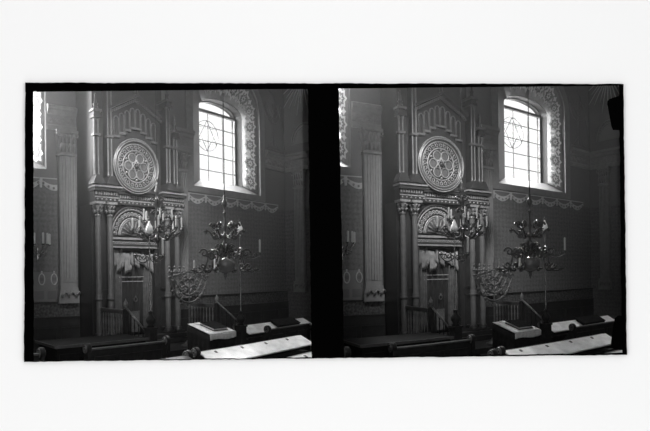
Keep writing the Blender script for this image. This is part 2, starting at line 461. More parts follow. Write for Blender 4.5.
# ------------------------------------------------------------------ the ark
AX = 7.6
def torah_ark(rm):
    at = (AX, 11.4, 0.6)
    T = rm.thing('torah_ark', at, 'tall carved wooden ark with rose window, twin columns and gable', 'ark')
    b = MB(); b.box(6.28, 6.6, 11.12, 11.99, 0.6, 10.9); b.box(8.7, 9.06, 11.4, 11.99, 4.8, 6.5)
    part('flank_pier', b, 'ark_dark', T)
    b = MB(); b.box(6.15, 9.2, 10.78, 11.3, 0.6, 0.74); b.box(6.2, 9.16, 10.84, 11.3, 0.74, 0.86)
    part('plinth', b, 'ark', T)
    b = MB()
    b.box(6.25, 6.83, 11.35, 11.99, 0.6, 4.38); b.box(8.30, 9.12, 11.35, 11.99, 0.6, 4.38)
    b.box(6.83, 8.30, 11.85, 11.99, 0.6, 4.38)
    for x0, x1 in ((6.3, 6.75), (8.42, 9.06)):
        for z0, z1 in ((1.0, 1.9), (2.1, 4.2)):
            b.box(x0, x1, 11.31, 11.36, z0, z0+0.04); b.box(x0, x1, 11.31, 11.36, z1-0.04, z1)
            b.box(x0, x0+0.04, 11.31, 11.36, z0, z1); b.box(x1-0.04, x1, 11.31, 11.36, z0, z1)
    part('lower_body', b, 'ark', T)
    # arch field over the doorway
    b = MB()
    cz = 3.58; cx = 7.55
    out = [(6.83, 4.38), (6.83, 3.5), (6.84, 3.5)]
    field = [(6.83, 3.5), (8.30, 3.5), (8.30, 4.38), (6.83, 4.38)]
    b.prism(field, 'y', 11.5, 11.85)
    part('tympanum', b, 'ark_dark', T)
    b = MB()
    for rad, r, k in ((0.72, 0.035, 0), (0.655, 0.018, 1), (0.44, 0.022, 1), (0.40, 0.014, 1)):
        b.mat(k).tube([(x, 11.47, z) for x, z in arc((cx, cz), rad, rad*1.08, 0, PI, 28)], r, 6)
    for i in range(15):
        a = PI*(i+0.5)/15; b.mat(1)
        b.ring((cx+0.55*math.cos(a), 11.48, cz+0.59*math.sin(a)), 0.05, 0.014, 'y', 10, 5)
        b.ball((cx+0.55*math.cos(a), 11.48, cz+0.59*math.sin(a)), 0.022, 6)
    for i in range(24):
        a = PI*(i+0.5)/24
        b.ball((cx+0.685*math.cos(a), 11.47, cz+0.74*math.sin(a)), 0.017, 6)
    part('arch_moulding', b, ['ark', 'ark_light'], T)
    b = MB()
    b.prism(arc((cx, cz), 0.39, 0.42, 0, PI, 20), 'y', 11.455, 11.5)
    for i in range(9):
        a = PI*(i+0.5)/9
        b.tube([(cx+0.05*math.cos(a), 11.45, cz+0.05*math.sin(a)), (cx+0.36*math.cos(a), 11.44, cz+0.39*math.sin(a))], [0.01, 0.03], 5)
    part('fan', b, 'fan', T)
    b = MB()
    b.mat(0).box(6.80, 8.32, 11.28, 11.85, 3.26, 3.50); b.mat(1).box(6.80, 8.32, 11.25, 11.30, 3.46, 3.52); b.box(6.80, 8.32, 11.25, 11.30, 3.24, 3.28)
    for i in range(18):
        x = 6.88+i*0.08
        b.mat(1).ring((x, 11.28, 3.37), 0.032, 0.010, 'y', 8, 4)
    part('lintel', b, ['ark', 'ark_light'], T)
    for x in (6.86, 8.26):
        b = MB(); b.box(x-0.035, x+0.035, 11.3, 11.45, 0.86, 3.25); part('door_jamb', b, 'ark', T)
    # twin columns
    for x, y in ((6.35, 11.0), (6.71, 11.0), (8.60, 11.0), (8.97, 11.02)):
        b = MB()
        b.lathe((x, y, 0), [(0.085, 1.02), (0.085, 1.86), (0.105, 1.88), (0.105, 1.93), (0.085, 1.95), (0.105, 1.98), (0.083, 2.01), (0.08, 3.0), (0.072, 4.02), (0.09, 4.04), (0.09, 4.07), (0.075, 4.09)], 18)
        col = part('column', b, 'ark_column', T)
        b = MB()
        b.lathe((x, y, 0), [(0.075, 4.09), (0.085, 4.2), (0.14, 4.34)], 14); b.box(x-0.15, x+0.15, y-0.15, y+0.15, 4.34, 4.40)
        for k in range(8):
            a = 2*PI*k/8
            for zz, rr in ((4.11, 0.08), (4.21, 0.095)):
                b.tube([(x+rr*math.cos(a), y+rr*math.sin(a), zz), (x+(rr+.03)*math.cos(a), y+(rr+.03)*math.sin(a), zz+.08), (x+(rr+.06)*math.cos(a), y+(rr+.06)*math.sin(a), zz+.07)], [0.03, 0.025, 0.01], 5)
        part('capital', b, 'ark_light', T, col)
        b = MB()
        b.box(x-0.14, x+0.14, y-0.14, y+0.14, 0.86, 0.92)
        b.lathe((x, y, 0), [(0.13, 0.92), (0.135, 0.95), (0.105, 0.98), (0.115, 1.0), (0.09, 1.03)], 16)
        part('column_base', b, 'ark', T, col)
    # entablature
    b = MB()
    for x0, x1, yf in ((6.20, 6.94, 10.86), (6.94, 8.36, 11.12), (8.36, 9.14, 10.86)):
        yb = 11.14 if x0 < 6.5 else 11.4
        b.mat(0).box(x0, x1, yf, yb, 4.40, 4.52); b.box(x0, x1, yf+0.04, yb, 4.52, 4.68); b.box(x0-0.03, x1+0.03, yf-0.05, yb, 4.68, 4.78)
        b.mat(1).box(x0-0.05, x1+0.05, yf-0.08, yb, 4.76, 4.80)
        b.box(x0, x1, yf-0.012, yf+0.02, 4.50, 4.53)
        x = x0+0.05
        while x < x1-0.02:
            b.box(x-0.018, x+0.018, yf-0.0, yf+0.05, 4.58, 4.66)
            x += 0.075
        x = x0+0.07
        while x < x1-0.02:
            b.ball((x, yf, 4.455), 0.026, 8); x += 0.13
    b.mat(0).box(6.22, 9.12, 11.0, 11.14, 4.80, 4.86); b.box(6.6, 9.12, 11.1, 11.5, 4.8, 4.86)
    part('entablature', b, ['ark', 'ark_light'], T)
    # upper stage
    b = MB()
    b.prism([(6.74, 4.86), (8.46, 4.86), (8.46, 6.9), (AX, 7.33), (6.74, 6.85)], 'y', 11.3, 12.0)
    b.box(8.75, 9.05, 11.3, 12.0, 4.86, 6.5)
    b.box(6.5, 8.75, 11.6, 12.0, 4.86, 9.6)
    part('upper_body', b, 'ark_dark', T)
    b = MB()
    for d, th, k, yy in ((0.0, 0.07, 0, 11.12), (-0.10, 0.035, 1, 11.2)):
        for sx in (-1, 1):
            xe = AX+sx*0.86
            b.mat(k).prism([(xe, 6.86+d), (xe, 6.86+d+th), (AX, 7.32+d+th), (AX, 7.32+d)][::sx], 'y', yy, 11.35)
    for sx in (-1, 1):
        for i in range(14):
            u = (i+0.5)/14; x = AX+sx*0.84*(1-u); z = 6.85+0.46*u-0.06
            b.mat(1).box(x-0.016, x+0.016, 11.17, 11.24, z-0.03, z+0.035)
    b.mat(0).tube([(AX, 11.2, 7.38), (AX, 11.2, 7.62)], [0.06, 0.02], 8); b.ball((AX, 11.2, 7.66), 0.06, 10)
    part('gable', b, ['ark', 'lancet'], T)
    # stepped arcade
    b = MB()
    N = 8; w = 1.40/N; x0 = AX-0.70
    for i in range(N):
        xa = x0+i*w; xm = xa+w/2; d = abs(xm-AX)
        top = 7.12-0.56*d; bot = 6.17+0.32*(1-min(1, math.floor(d/0.175+0.01)/4+0.0))
        bot = [6.46, 6.38, 6.27, 6.17][min(3, int(d/0.175))]
        pts = [(xa+0.02, 11.27, bot+0.06), (xa+0.02, 11.27, top-0.13)]
        pts += [(xm+(w/2-0.02)*math.cos(PI-PI*k/8), 11.27, top-0.13+0.085*math.sin(PI*k/8)) for k in range(1, 8)]
        pts += [(xa+w-0.02, 11.27, top-0.13), (xa+w-0.02, 11.27, bot+0.06)]
        b.mat(0).tube(pts, 0.017, 5)
        b.mat(1).box(xa-0.01, xa+w+0.01, 11.22, 11.32, bot-0.01, bot+0.045)
        b.mat(1).box(xa-0.014, xa+0.014, 11.23, 11.32, min(bot, [6.46, 6.38, 6.27, 6.17][min(3, int(abs(xm-w-AX)/0.175))])-0.01, bot+0.05)
        b.mat(0).ball((xa+0.02, 11.26, top-0.13), 0.026, 6)
    part('arcade', b, ['lancet', 'lancet'], T)
    # rose window
    c = (7.58, 11.28, 5.44)
    b = MB()
    b.mat(0).lathe((c[0], 0, c[2]), [(0.60, 11.28), (0.62, 11.2), (0.66, 11.17), (0.70, 11.17), (0.745, 11.22), (0.75, 11.3), (0.60, 11.3)], 48, 'y')
    b.mat(1).ring((c[0], 11.19, c[2]), 0.735, 0.016, 'y', 48, 5); b.ring((c[0], 11.165, c[2]), 0.68, 0.014, 'y', 48, 5)
    b.ring((c[0], 11.2, c[2]), 0.60, 0.016, 'y', 48, 5); b.ring((c[0], 11.22, c[2]), 0.43, 0.02, 'y', 40, 5)
    rose = part('rose_window', b, ['ark', 'ark_light'], T)
    b = MB(); b.lathe((c[0], 0, c[2]), [(0.60, 11.24), (0.60, 11.3)], 40, 'y')
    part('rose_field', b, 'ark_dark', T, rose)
    b = MB()
    for i in range(24):
        a = 2*PI*i/24
        p = (c[0]+0.515*math.cos(a), 11.22, c[2]+0.515*math.sin(a))
        q = (c[0]+0.455*math.cos(a), 11.22, c[2]+0.455*math.sin(a))
        b.ring(p, 0.042, 0.012, 'y', 10, 4); b.tube([q, (c[0]+0.6*math.cos(a+PI/24), 11.22, c[2]+0.6*math.sin(a+PI/24))], 0.009, 4)
    part('roundel_ring', b, 'ark_light', T, rose)
    b = MB()
    for i in range(6):
        a = PI/3*i
        p = (c[0]+0.255*math.cos(a), 11.21, c[2]+0.255*math.sin(a))
        b.mat(0).ring(p, 0.125, 0.016, 'y', 24, 5); b.mat(2).lathe((p[0], 0, p[2]), [(0.11, 11.225), (0.11, 11.245)], 20, 'y')
        a2 = PI/6+PI/3*i
        b.mat(0).ball((c[0]+0.37*math.cos(a2), 11.21, c[2]+0.37*math.sin(a2)), 0.03, 8)
    for a0 in (0, PI/3):
        q = [(c[0]+0.17*math.cos(PI/2+a0+2*PI*k/3), 11.2, c[2]+0.17*math.sin(PI/2+a0+2*PI*k/3)) for k in range(3)]
        b.mat(0).tube(q+[q[0]], 0.018, 5)
    b.mat(1).ball((c[0], 11.2, c[2]), 0.05, 8)
    part('rose_tracery', b, ['ark_light', 'ark', 'fan'], T, rose)
    # four slender piers of the upper stage
    for x, z1, pin in ((6.33, 6.78, 1), (6.73, 7.9, 0), (8.67, 7.45, 1), (8.93, 6.62, 1)):
        y = 11.02; b = MB()
        yq = 11.14 if x < 6.5 else 11.35
        b.mat(0).prism([(x-0.16, 4.86), (x+0.19, 4.86), (x+0.16, 4.93), (x+0.07, 5.08), (x-0.07, 5.08), (x-0.14, 4.93)], 'y', y-0.16, yq)
        b.box(x-0.045, x+0.045, y-0.02, yq, 5.08, z1-0.1)
        for dx in (-0.055, 0.055):
            b.mat(1).lathe((x+dx, y-0.03, 0), [(0.032, 5.06), (0.032, 5.12), (0.022, 5.15), (0.022, z1-0.32), (0.034, z1-0.28), (0.04, z1-0.22)], 8)
        b.mat(0).box(x-0.11, x+0.11, y-0.10, yq, z1-0.22, z1-0.16); b.box(x-0.09, x+0.09, y-0.08, yq, z1-0.16, z1-0.06); b.mat(1).box(x-0.13, x+0.13, y-0.12, yq, z1-0.06, z1)
        b.mat(1).box(x-0.1, x+0.1, y-0.09, y+0.06, 6.1, 6.16)
        up = part('pier', b, ['ark', 'lancet'], T)
        if pin:
            b = MB(); b.lathe((x, y, 0), [(0.1, z1), (0.07, z1+0.05), (0.05, z1+0.12), (0.075, z1+0.15), (0.04, z1+0.18), (0.015, z1+0.36), (0.03, z1+0.38), (0.005, z1+0.44)], 10)
            part('pinnacle', b, 'ark', T, up)
    return T

def ark_curtain(rm):
    at = (7.56, 11.6, 0.86)
    T = rm.thing('ark_curtain', at, 'dark hanging curtain with pale gathered valance in the ark doorway', 'curtain')
    b = MB(); b.tube([(6.9, 11.5, 3.2), (8.23, 11.5, 3.2)], 0.02, 8)
    part('rod', b, 'brass', T)
    for x0, x1, ph in ((6.9, 7.2, 0), (7.93, 8.23, 1)):
        b = MB()
        b.slab(lambda u, v: (x0+(x1-x0)*u, 11.55+0.05*math.sin(2*PI*(u*4+ph*.3))+0.01*math.sin(9*v), 0.88+2.3*v), 36, 8, (0, 0.012, 0))
        part('side_drape', b, 'cloth_mid', T)
    b = MB(); b.slab(lambda u, v: (7.12+0.88*u, 11.61+0.045*math.sin(2*PI*u*5.3), 0.88+2.25*v), 44, 6, (0, 0.012, 0))
    cp = part('centre_panel', b, 'curtain', T)
    b = MB()
    for z in (2.34, 2.46): b.box(7.14, 7.98, 11.555, 11.57, z-0.010, z+0.010)
    b.box(7.97, 7.99, 11.545, 11.57, 0.9, 2.7)
    part('braid', b, 'braid', T, cp)
    b = MB(); b.ring((7.67, 11.56, 1.84), 0.055, 0.012, 'y', 18, 5); b.ball((7.67, 11.56, 1.92), 0.022, 8); b.box(7.52, 7.80, 11.55, 11.57, 1.50, 1.52)
    b.box(7.53, 7.79, 11.56, 11.575, 0.95, 1.50)
    part('emblem', b, 'emblem', T, cp)
    rnd = random.Random(4)
    for x, w, z0, z1, sl in ((6.93, 0.10, 2.70, 3.18, 0.02), (7.26, 0.10, 2.72, 3.12, -0.05), (7.51, 0.09, 2.80, 3.14, -0.02), (7.73, 0.09, 2.84, 3.10, -0.04), (7.94, 0.08, 2.72, 3.08, 0.04), (8.16, 0.1, 2.6, 3.1, 0.0), (7.04, 0.15, 2.62, 3.16, 0.10), (7.17, 0.07, 2.78, 3.22, 0.0), (7.36, 0.24, 2.58, 3.10, 0.03), (7.63, 0.14, 2.72, 3.12, 0.06), (7.83, 0.18, 2.78, 3.08, 0.05), (8.05, 0.13, 2.66, 3.06, 0.06)):
        b = MB()
        b.slab(lambda u, v: (x-w/2+w*(0.5+(u-0.5)*(1.05-0.45*v))+sl*(1-v), 11.46+0.03*math.sin(2*PI*u*3+x*9), z0+(z1-z0)*v+0.09*(1-v)*(u-0.5)*(1 if x < 7.5 else -1)), 24, 5, (0, 0.01, 0))
        part('valance', b, 'cloth_pale', T)
    return T

# ------------------------------------------------------------------ steps, rails
def platform(rm):
    b = MB(); b.box(6.1, 9.6, 9.7, 11.88, 0.0, 0.6)
    o = rm.solo('stepped_platform', b, 'pew', (AX, 10.8, 0), 'dark raised platform carrying the ark', 'platform')
    for i, z in enumerate((0.45, 0.30, 0.15)):
        s = MB(); s.box(6.5, 9.2, 9.7-0.3*(i+1), 9.7-0.3*i, 0.0, z)
        finish('step', s, 'pew', o, (AX, 10.8, 0))
    return o
def baluster_profile(h):
    return [(0.018, 0), (0.018, .06*h), (0.009, .1*h), (0.02, .28*h), (0.011, .42*h), (0.02, .5*h), (0.011, .58*h), (0.02, .72*h), (0.009, .88*h), (0.018, .93*h), (0.018, h)]
def balustrade(rm, x, side, extend=None):
    at = (x, 10.4, 0.6)
    T = rm.thing('balustrade', at, 'dark turned balustrade with slanting handrail on the %s side of the ark steps' % side, 'railing')
    b = MB(); b.box(x-0.035, x+0.035, 9.8, 10.95, 1.645, 1.69); b.box(x-0.02, x+0.02, 9.8, 10.95, 1.59, 1.645)
    if extend: b.box(x, extend, 9.77, 9.83, 1.63, 1.69)
    part('top_rail', b, 'rail', T)
    b = MB(); b.box(x-0.03, x+0.03, 9.8, 10.95, 0.70, 0.75)
    if extend: b.box(x, extend, 9.78, 9.82, 0.70, 0.75)
    part('bottom_rail', b, 'pew', T)
    for k in range(8):
        b = MB(); b.lathe((x, 9.94+k*0.125, 0.75), baluster_profile(0.84), 8); part('baluster', b, 'pew_edge', T)
    if extend:
        k = 0
        while x+0.16+k*0.14 < extend:
            b = MB(); b.lathe((x+0.16+k*0.14, 9.8, 0.75), baluster_profile(0.84), 8); part('baluster', b, 'pew', T); k += 1
    b = MB(); b.box(x-0.05, x+0.05, 9.72, 9.82, 0.6, 1.72)
    p = part('post', b, 'pew', T)
    b = MB(); b.lathe((x, 9.77, 1.72), [(0.045, 0), (0.03, .03), (0.055, .08), (0.05, .14), (0.015, .2), (0.004, .24)], 12); part('finial', b, 'pew_edge', T, p)
    b = MB(); b.tube([(x, 9.75, 1.74), (x, 8.92, 1.22)], 0.022, 8); b.tube([(x, 9.75, 1.02), (x, 8.92, 0.5)], 0.02, 6)
    h = part('handrail', b, 'rail', T)
    for k in range(4):
        u = (k+1)/5; y = 9.75-0.83*u; z = 1.02-0.52*u
        b = MB(); b.lathe((x, y, z), baluster_profile(0.7), 8); part('baluster', b, 'pew', T)
    return T

def candle(rm, x, y, z, h, label, group, r=0.02):
    b = MB(); b.lathe((x, y, z), [(r, 0), (r, h*0.96), (r*0.6, h)], 8); b.tube([(x, y, z+h), (x, y, z+h+0.015)], 0.003, 4)
    return rm.solo('candle', b, 'candle', (x, y, z), label, 'candle', group)

def cup(b, x, y, z, r=0.045):
    b.lathe((x, y, z), [(0.012, -0.07), (0.02, -0.05), (0.01, -0.035), (r, -0.012), (r*1.05, 0), (r*0.5, 0.002), (0.022, 0.004), (0.024, 0.035), (0.018, 0.036)], 10)
def scroll_arm(c, a, z, r0, r1, dip, rise, n=14):
    """S-shaped arm from (r0) to (r1) in the plane at angle a"""
    pts = []
    for i in range(n+1):
        u = i/n; rr = r0+(r1-r0)*u
        zz = z + dip*math.sin(PI*min(1, u*1.25))*-1*(1-u*0.2) + rise*u*u
        pts.append((c[0]+rr*math.cos(a), c[1]+rr*math.sin(a), zz))
    return pts
def curl(c, a, rc, zc, r, th=0.014, turns=1.3, s=1):
    return [(c[0]+(rc+r*(1-k/22)*math.cos(s*2*PI*turns*k/20))*math.cos(a), c[1]+(rc+r*(1-k/22)*math.cos(s*2*PI*turns*k/20))*math.sin(a), zc+r*(1-k/22)*math.sin(s*2*PI*turns*k/20)) for k in range(21)]

def lamp_standard(rm, x, y, side, zb, ztop, arm, drop):
    at = (x, y, 0)
    T = rm.thing('lamp_standard', at, 'tall post lamp with milk glass globe at the foot of the %s handrail' % side, 'lamp')
    b = MB(); b.box(x-0.1, x+0.1, y-0.1, y+0.1, 0, zb-0.35); b.box(x-0.13, x+0.13, y-0.13, y+0.13, 0, 0.15); b.box(x-0.12, x+0.12, y-0.12, y+0.12, zb-0.38, zb-0.34)
    b.lathe((x, y, zb-0.34), [(0.1, 0), (0.06, .05), (0.11, .12), (0.12, .18), (0.06, .26), (0.045, .3), (0.06, .33), (0.03, .37)], 14)
    part('newel', b, 'pew', T)
    b = MB(); b.lathe((x, y, zb), [(0.02, 0), (0.016, (ztop-zb)*.3), (0.028, (ztop-zb)*.31), (0.014, (ztop-zb)*.33), (0.013, ztop-zb-0.22), (0.03, ztop-zb-0.2), (0.012, ztop-zb-0.16)], 10)
    part('pole', b, 'brass_hi', T)
    g = MB(); g.lathe((x, y, ztop-0.16), [(0.045, 0.03), (0.078, .06), (0.085, .11), (0.07, .17), (0.04, .23), (0.025, .27), (0.02, .30)], 16)
    gl = part('globe', g, 'globe', T)
    b = MB(); b.lathe((x, y, ztop-0.18), [(0.05, 0), (0.07, .02), (0.05, .03)], 12); part('globe_collar', b, 'brass', T, gl)
    b = MB(); b.lathe((x, y, ztop+0.15), [(0.03, 0), (0.045, .015), (0.01, .05), (0.012, .07), (0.002, .1)], 10)
    part('globe_cap', b, 'brass', T, gl)
    zc = ztop-drop
    for sx in (-1, 1):
        b = MB()
        p = [(x+sx*arm*u, y, zc-0.10*math.sin(PI*u)+0.0*u) for u in [i/12 for i in range(13)]]
        b.tube(p, 0.014, 6)
        a = 0 if sx > 0 else PI
        b.tube(curl((x, y), a, arm*0.45, zc+0.02, 0.10), 0.012, 5); b.tube(curl((x, y), a, arm*0.2, zc-0.02, 0.07), 0.010, 5); b.tube(curl((x, y), a, arm*0.72, zc-0.0, 0.07), 0.010, 5)
        cup(b, x+sx*arm, y, zc+0.07, 0.055)
        part('arm', b, 'brass', T)
        if sx > 0: candle(rm, x+sx*arm, y, zc+0.10, 0.34, 'white candle on an arm of the post lamp by the %s handrail' % side, 'candles on the %s post lamp' % side, 0.028)
    return T

def small_chandelier(rm):
    c = (6.75, 9.0); at = (c[0], c[1], 3.1)
    T = rm.thing('chandelier', at, 'candle chandelier with twisted stem hanging before the ark tympanum', 'chandelier')
    b = MB(); b.tube([(c[0], c[1], 4.6), (c[0], c[1], 10.9)], 0.004, 6); part('suspension_rod', b, 'wire', T)
    b = MB(); b.lathe((c[0], c[1], 0), [(0.004, 3.1), (0.03, 3.16), (0.015, 3.2), (0.07, 3.27), (0.09, 3.33), (0.05, 3.40), (0.03, 3.44), (0.055, 3.5), (0.03, 3.56), (0.04, 3.75), (0.07, 3.8), (0.03, 3.86), (0.025, 4.05), (0.06, 4.1), (0.075, 4.16), (0.04, 4.22), (0.025, 4.3), (0.05, 4.36), (0.055, 4.42), (0.02, 4.48), (0.03, 4.55), (0.005, 4.62)], 14)
    for k in range(6):
        a = 2*PI*k/6
        b.tube(curl(c, a, 0.10, 4.2, 0.07), 0.017, 5); b.tube(curl(c, a, 0.1, 3.95, 0.06, s=-1), 0.017, 5)
    part('stem', b, 'brass', T)
    for tier, (n, rad, z, off) in enumerate(((8, 0.56, 3.55, 0.2), (5, 0.34, 3.74, 0.5))):
        for k in range(n):
            a = 2*PI*k/n+off; b = MB()
            b.tube(scroll_arm(c, a, z-0.18, 0.04, rad, 0.10, 0.12), 0.019, 6)
            b.tube(curl(c, a, rad*0.55, z-0.2, 0.09), 0.019, 5); b.tube(curl(c, a, rad*0.8, z-0.13, 0.06, s=-1), 0.017, 5)
            x, y = c[0]+rad*math.cos(a), c[1]+rad*math.sin(a); cup(b, x, y, z, 0.05)
            part('arm', b, 'brass', T)
            candle(rm, x, y, z+0.01, 0.24, 'white candle in the chandelier hanging before the ark', 'candles of the small chandelier', 0.021)
    return T

def great_chandelier(rm):
    c = (7.42, 7.5); at = (c[0], c[1], 2.5)
    T = rm.thing('chandelier', at, 'large brass ball chandelier on a long rod below the star window', 'chandelier')
    b = MB(); b.tube([(c[0], c[1], 4.1), (c[0], c[1], 10.9)], 0.010, 6); part('suspension_rod', b, 'wire', T)
    b = MB(); b.lathe((c[0], c[1], 0), [(0.03, 2.86), (0.05, 2.9), (0.03, 2.95), (0.06, 3.0), (0.085, 3.07), (0.09, 3.13), (0.04, 3.19), (0.03, 3.24), (0.06, 3.28), (0.065, 3.33), (0.03, 3.38), (0.025, 3.44), (0.05, 3.5), (0.03, 3.55), (0.02, 3.7), (0.02, 3.78), (0.055, 3.8), (0.02, 3.83), (0.02, 3.92), (0.05, 3.96), (0.062, 4.02), (0.04, 4.08), (0.02, 4.12), (0.03, 4.16), (0.008, 4.2)], 16)
    part('stem', b, 'brass', T)
    b = MB(); b.lathe((c[0], c[1], 2.70), [(0.02, -0.19), (0.06, -0.175), (0.15, -0.13), (0.205, -0.06), (0.22, 0.0), (0.205, 0.06), (0.16, 0.10), (0.08, 0.13), (0.03, 0.145)], 28)
    ball = part('ball', b, 'dark_ball', T)
    b = MB(); b.lathe((c[0], c[1], 2.53), [(0.03, 0), (0.05, -.02), (0.025, -.05), (0.04, -.08), (0.01, -.12), (0.015, -.14), (0.002, -.16)], 12)
    part('finial', b, 'brass', T, ball)
    for k in range(6):                              # upper tier
        a = 2*PI*k/6+0.35; b = MB()
        b.tube(scroll_arm(c, a, 3.34, 0.04, 0.40, 0.10, 0.10), 0.02, 6)
        b.tube(curl(c, a, 0.24, 3.52, 0.085), 0.026, 5); b.tube(curl(c, a, 0.2, 3.3, 0.06, s=-1), 0.02, 5)
        b.ball((c[0]+0.24*math.cos(a), c[1]+0.24*math.sin(a), 3.55), 0.05, 8)
        cup(b, c[0]+0.40*math.cos(a), c[1]+0.40*math.sin(a), 3.42, 0.06)
        part('upper_arm', b, 'brass', T)
    for k in range(8):
        a = 2*PI*k/8+0.2; b = MB()
        b.tube(scroll_arm(c, a, 3.02, 0.05, 0.20, 0.05, 0.08), 0.018, 6); b.tube(curl(c, a, 0.15, 3.08, 0.06), 0.02, 5)
        part('middle_arm', b, 'brass', T)
    for k in range(6):                              # lower tier: arms loop out above the ball, then down to the pans
        a = 2*PI*k/6+0.47; b = MB()
        prof = ((0.05, 2.92), (0.13, 2.99), (0.22, 3.02), (0.31, 2.98), (0.37, 2.88), (0.40, 2.75), (0.44, 2.63), (0.51, 2.55), (0.59, 2.54), (0.65, 2.57), (0.67, 2.60))
        b.tube([(c[0]+r*math.cos(a), c[1]+r*math.sin(a), z) for r, z in prof], 0.02, 6)
        b.tube(curl(c, a, 0.31, 2.87, 0.10), 0.024, 5); b.tube(curl(c, a, 0.50, 2.67, 0.08, s=-1), 0.02, 5)
        b.tube(curl(c, a, 0.46, 2.95, 0.10), 0.022, 5)
        x, y = c[0]+0.67*math.cos(a), c[1]+0.67*math.sin(a); cup(b, x, y, 2.60, 0.10)
        part('lower_arm', b, 'brass', T)
    for k in range(6):
        a = 2*PI*k/6+0.47
        if k in (2, 3):
            candle(rm, c[0]+0.67*math.cos(a), c[1]+0.67*math.sin(a), 2.61, 0.19, 'short white candle on a pan of the large ball chandelier', 'candles of the ball chandelier', 0.02)
    return T

def menorah(rm):
    x, y = 8.53, 10.0; at = (x, y, 0.6)
    T = rm.thing('standing_menorah', at, 'tall nine-branched iron menorah of scrolling arms behind the reading desk', 'menorah')
    b = MB(); b.lathe((x, y, 0.6), [(0.24, 0), (0.24, .04), (0.14, .08), (0.08, .16), (0.05, .2)], 16); part('base', b, 'iron', T)
    b = MB(); b.lathe((x, y, 0.8), [(0.03, 0), (0.025, .3), (0.05, .34), (0.025, .38), (0.022, .8), (0.055, .86), (0.022, .92), (0.02, 1.3), (0.045, 1.36), (0.02, 1.42), (0.018, 1.9), (0.03, 1.94), (0.01, 2.02), (0.003, 2.14)], 10)
    part('stem', b, 'iron', T)
    for k in range(1, 5):
        rad = 0.165*k
        for sx in (-1, 1):
            b = MB()
            p = [(x+sx*rad*math.sin(PI/2*u/10), y, 2.58-rad*1.25*math.cos(PI/2*u/10)) for u in range(11)]+[(x+sx*rad, y, 2.66)]
            b.tube(p, 0.03, 6)
            cup(b, x+sx*rad, y, 2.70, 0.045); b.ball((x+sx*rad, y, 2.60), 0.032, 8)
            for i in (3, 6, 9):
                q = p[i]; b.tube([(q[0]+sx*0.06*math.cos(w/3), y-0.01, q[2]-0.04+0.06*math.sin(w/3)) for w in range(16)], 0.017, 5); b.ball((q[0], y, q[2]), 0.042, 6)
            if k > 1:
                for q, rr in ((p[4], 0.075), (p[8], 0.07)):
                    b.tube(curl((q[0], y), 0 if sx > 0 else PI, -0.06, q[2]+0.075, rr, s=-1), 0.018, 5)
            part('branch', b, 'iron', T)
    b = MB(); b.box(x-0.72, x+0.72, y-0.015, y+0.015, 2.56, 2.585)
    for k in range(-8, 9):
        b.ball((x+k*0.085, y, 2.575), 0.032, 6)
    part('crossbar', b, 'iron', T)
    return T

def sconce(rm):
    x, y, z = 4.87, 11.5, 3.15; at = (x, 12.0, z)
    T = rm.thing('wall_sconce', at, 'pale branched wall sconce with candles near the %s edge of the opening' % 'left', 'sconce')
    b = MB(); b.lathe((x, 11.97, z), [(0.12, 0.03), (0.12, 0.0), (0.05, -0.03)], 14, 'y'); b.tube([(x, 11.95, z), (x, 11.8, z-0.12), (x, 11.6, z-0.1), (x, y, z)], 0.018, 6)
    part('wall_plate', b, 'brass_hi', T)
    b = MB(); b.lathe((x, y, z), [(0.005, -.3), (0.03, -.26), (0.015, -.22), (0.07, -.14), (0.03, -.06), (0.02, 0), (0.05, .04), (0.02, .1)], 12); part('stem', b, 'brass_hi', T)
    for k, (dx, dy) in enumerate(((-0.33, 0), (-0.17, -0.22), (0.03, -0.3), (0.19, -0.2), (0.34, 0.0))):
        b = MB(); r = math.hypot(dx, dy); a = math.atan2(dy, dx)
        b.tube(scroll_arm((x, y), a, z-0.05, 0.02, r, 0.12, 0.17), 0.014, 6); b.tube(curl((x, y), a, r*0.6, z-0.08, 0.06), 0.011, 5)
        cup(b, x+dx, y+dy, z+0.16, 0.05); part('arm', b, 'brass_hi', T)
        candle(rm, x+dx, y+dy, z+0.17, 0.27, 'white candle in the branched wall sconce', 'candles of the wall sconce', 0.03)
    return T

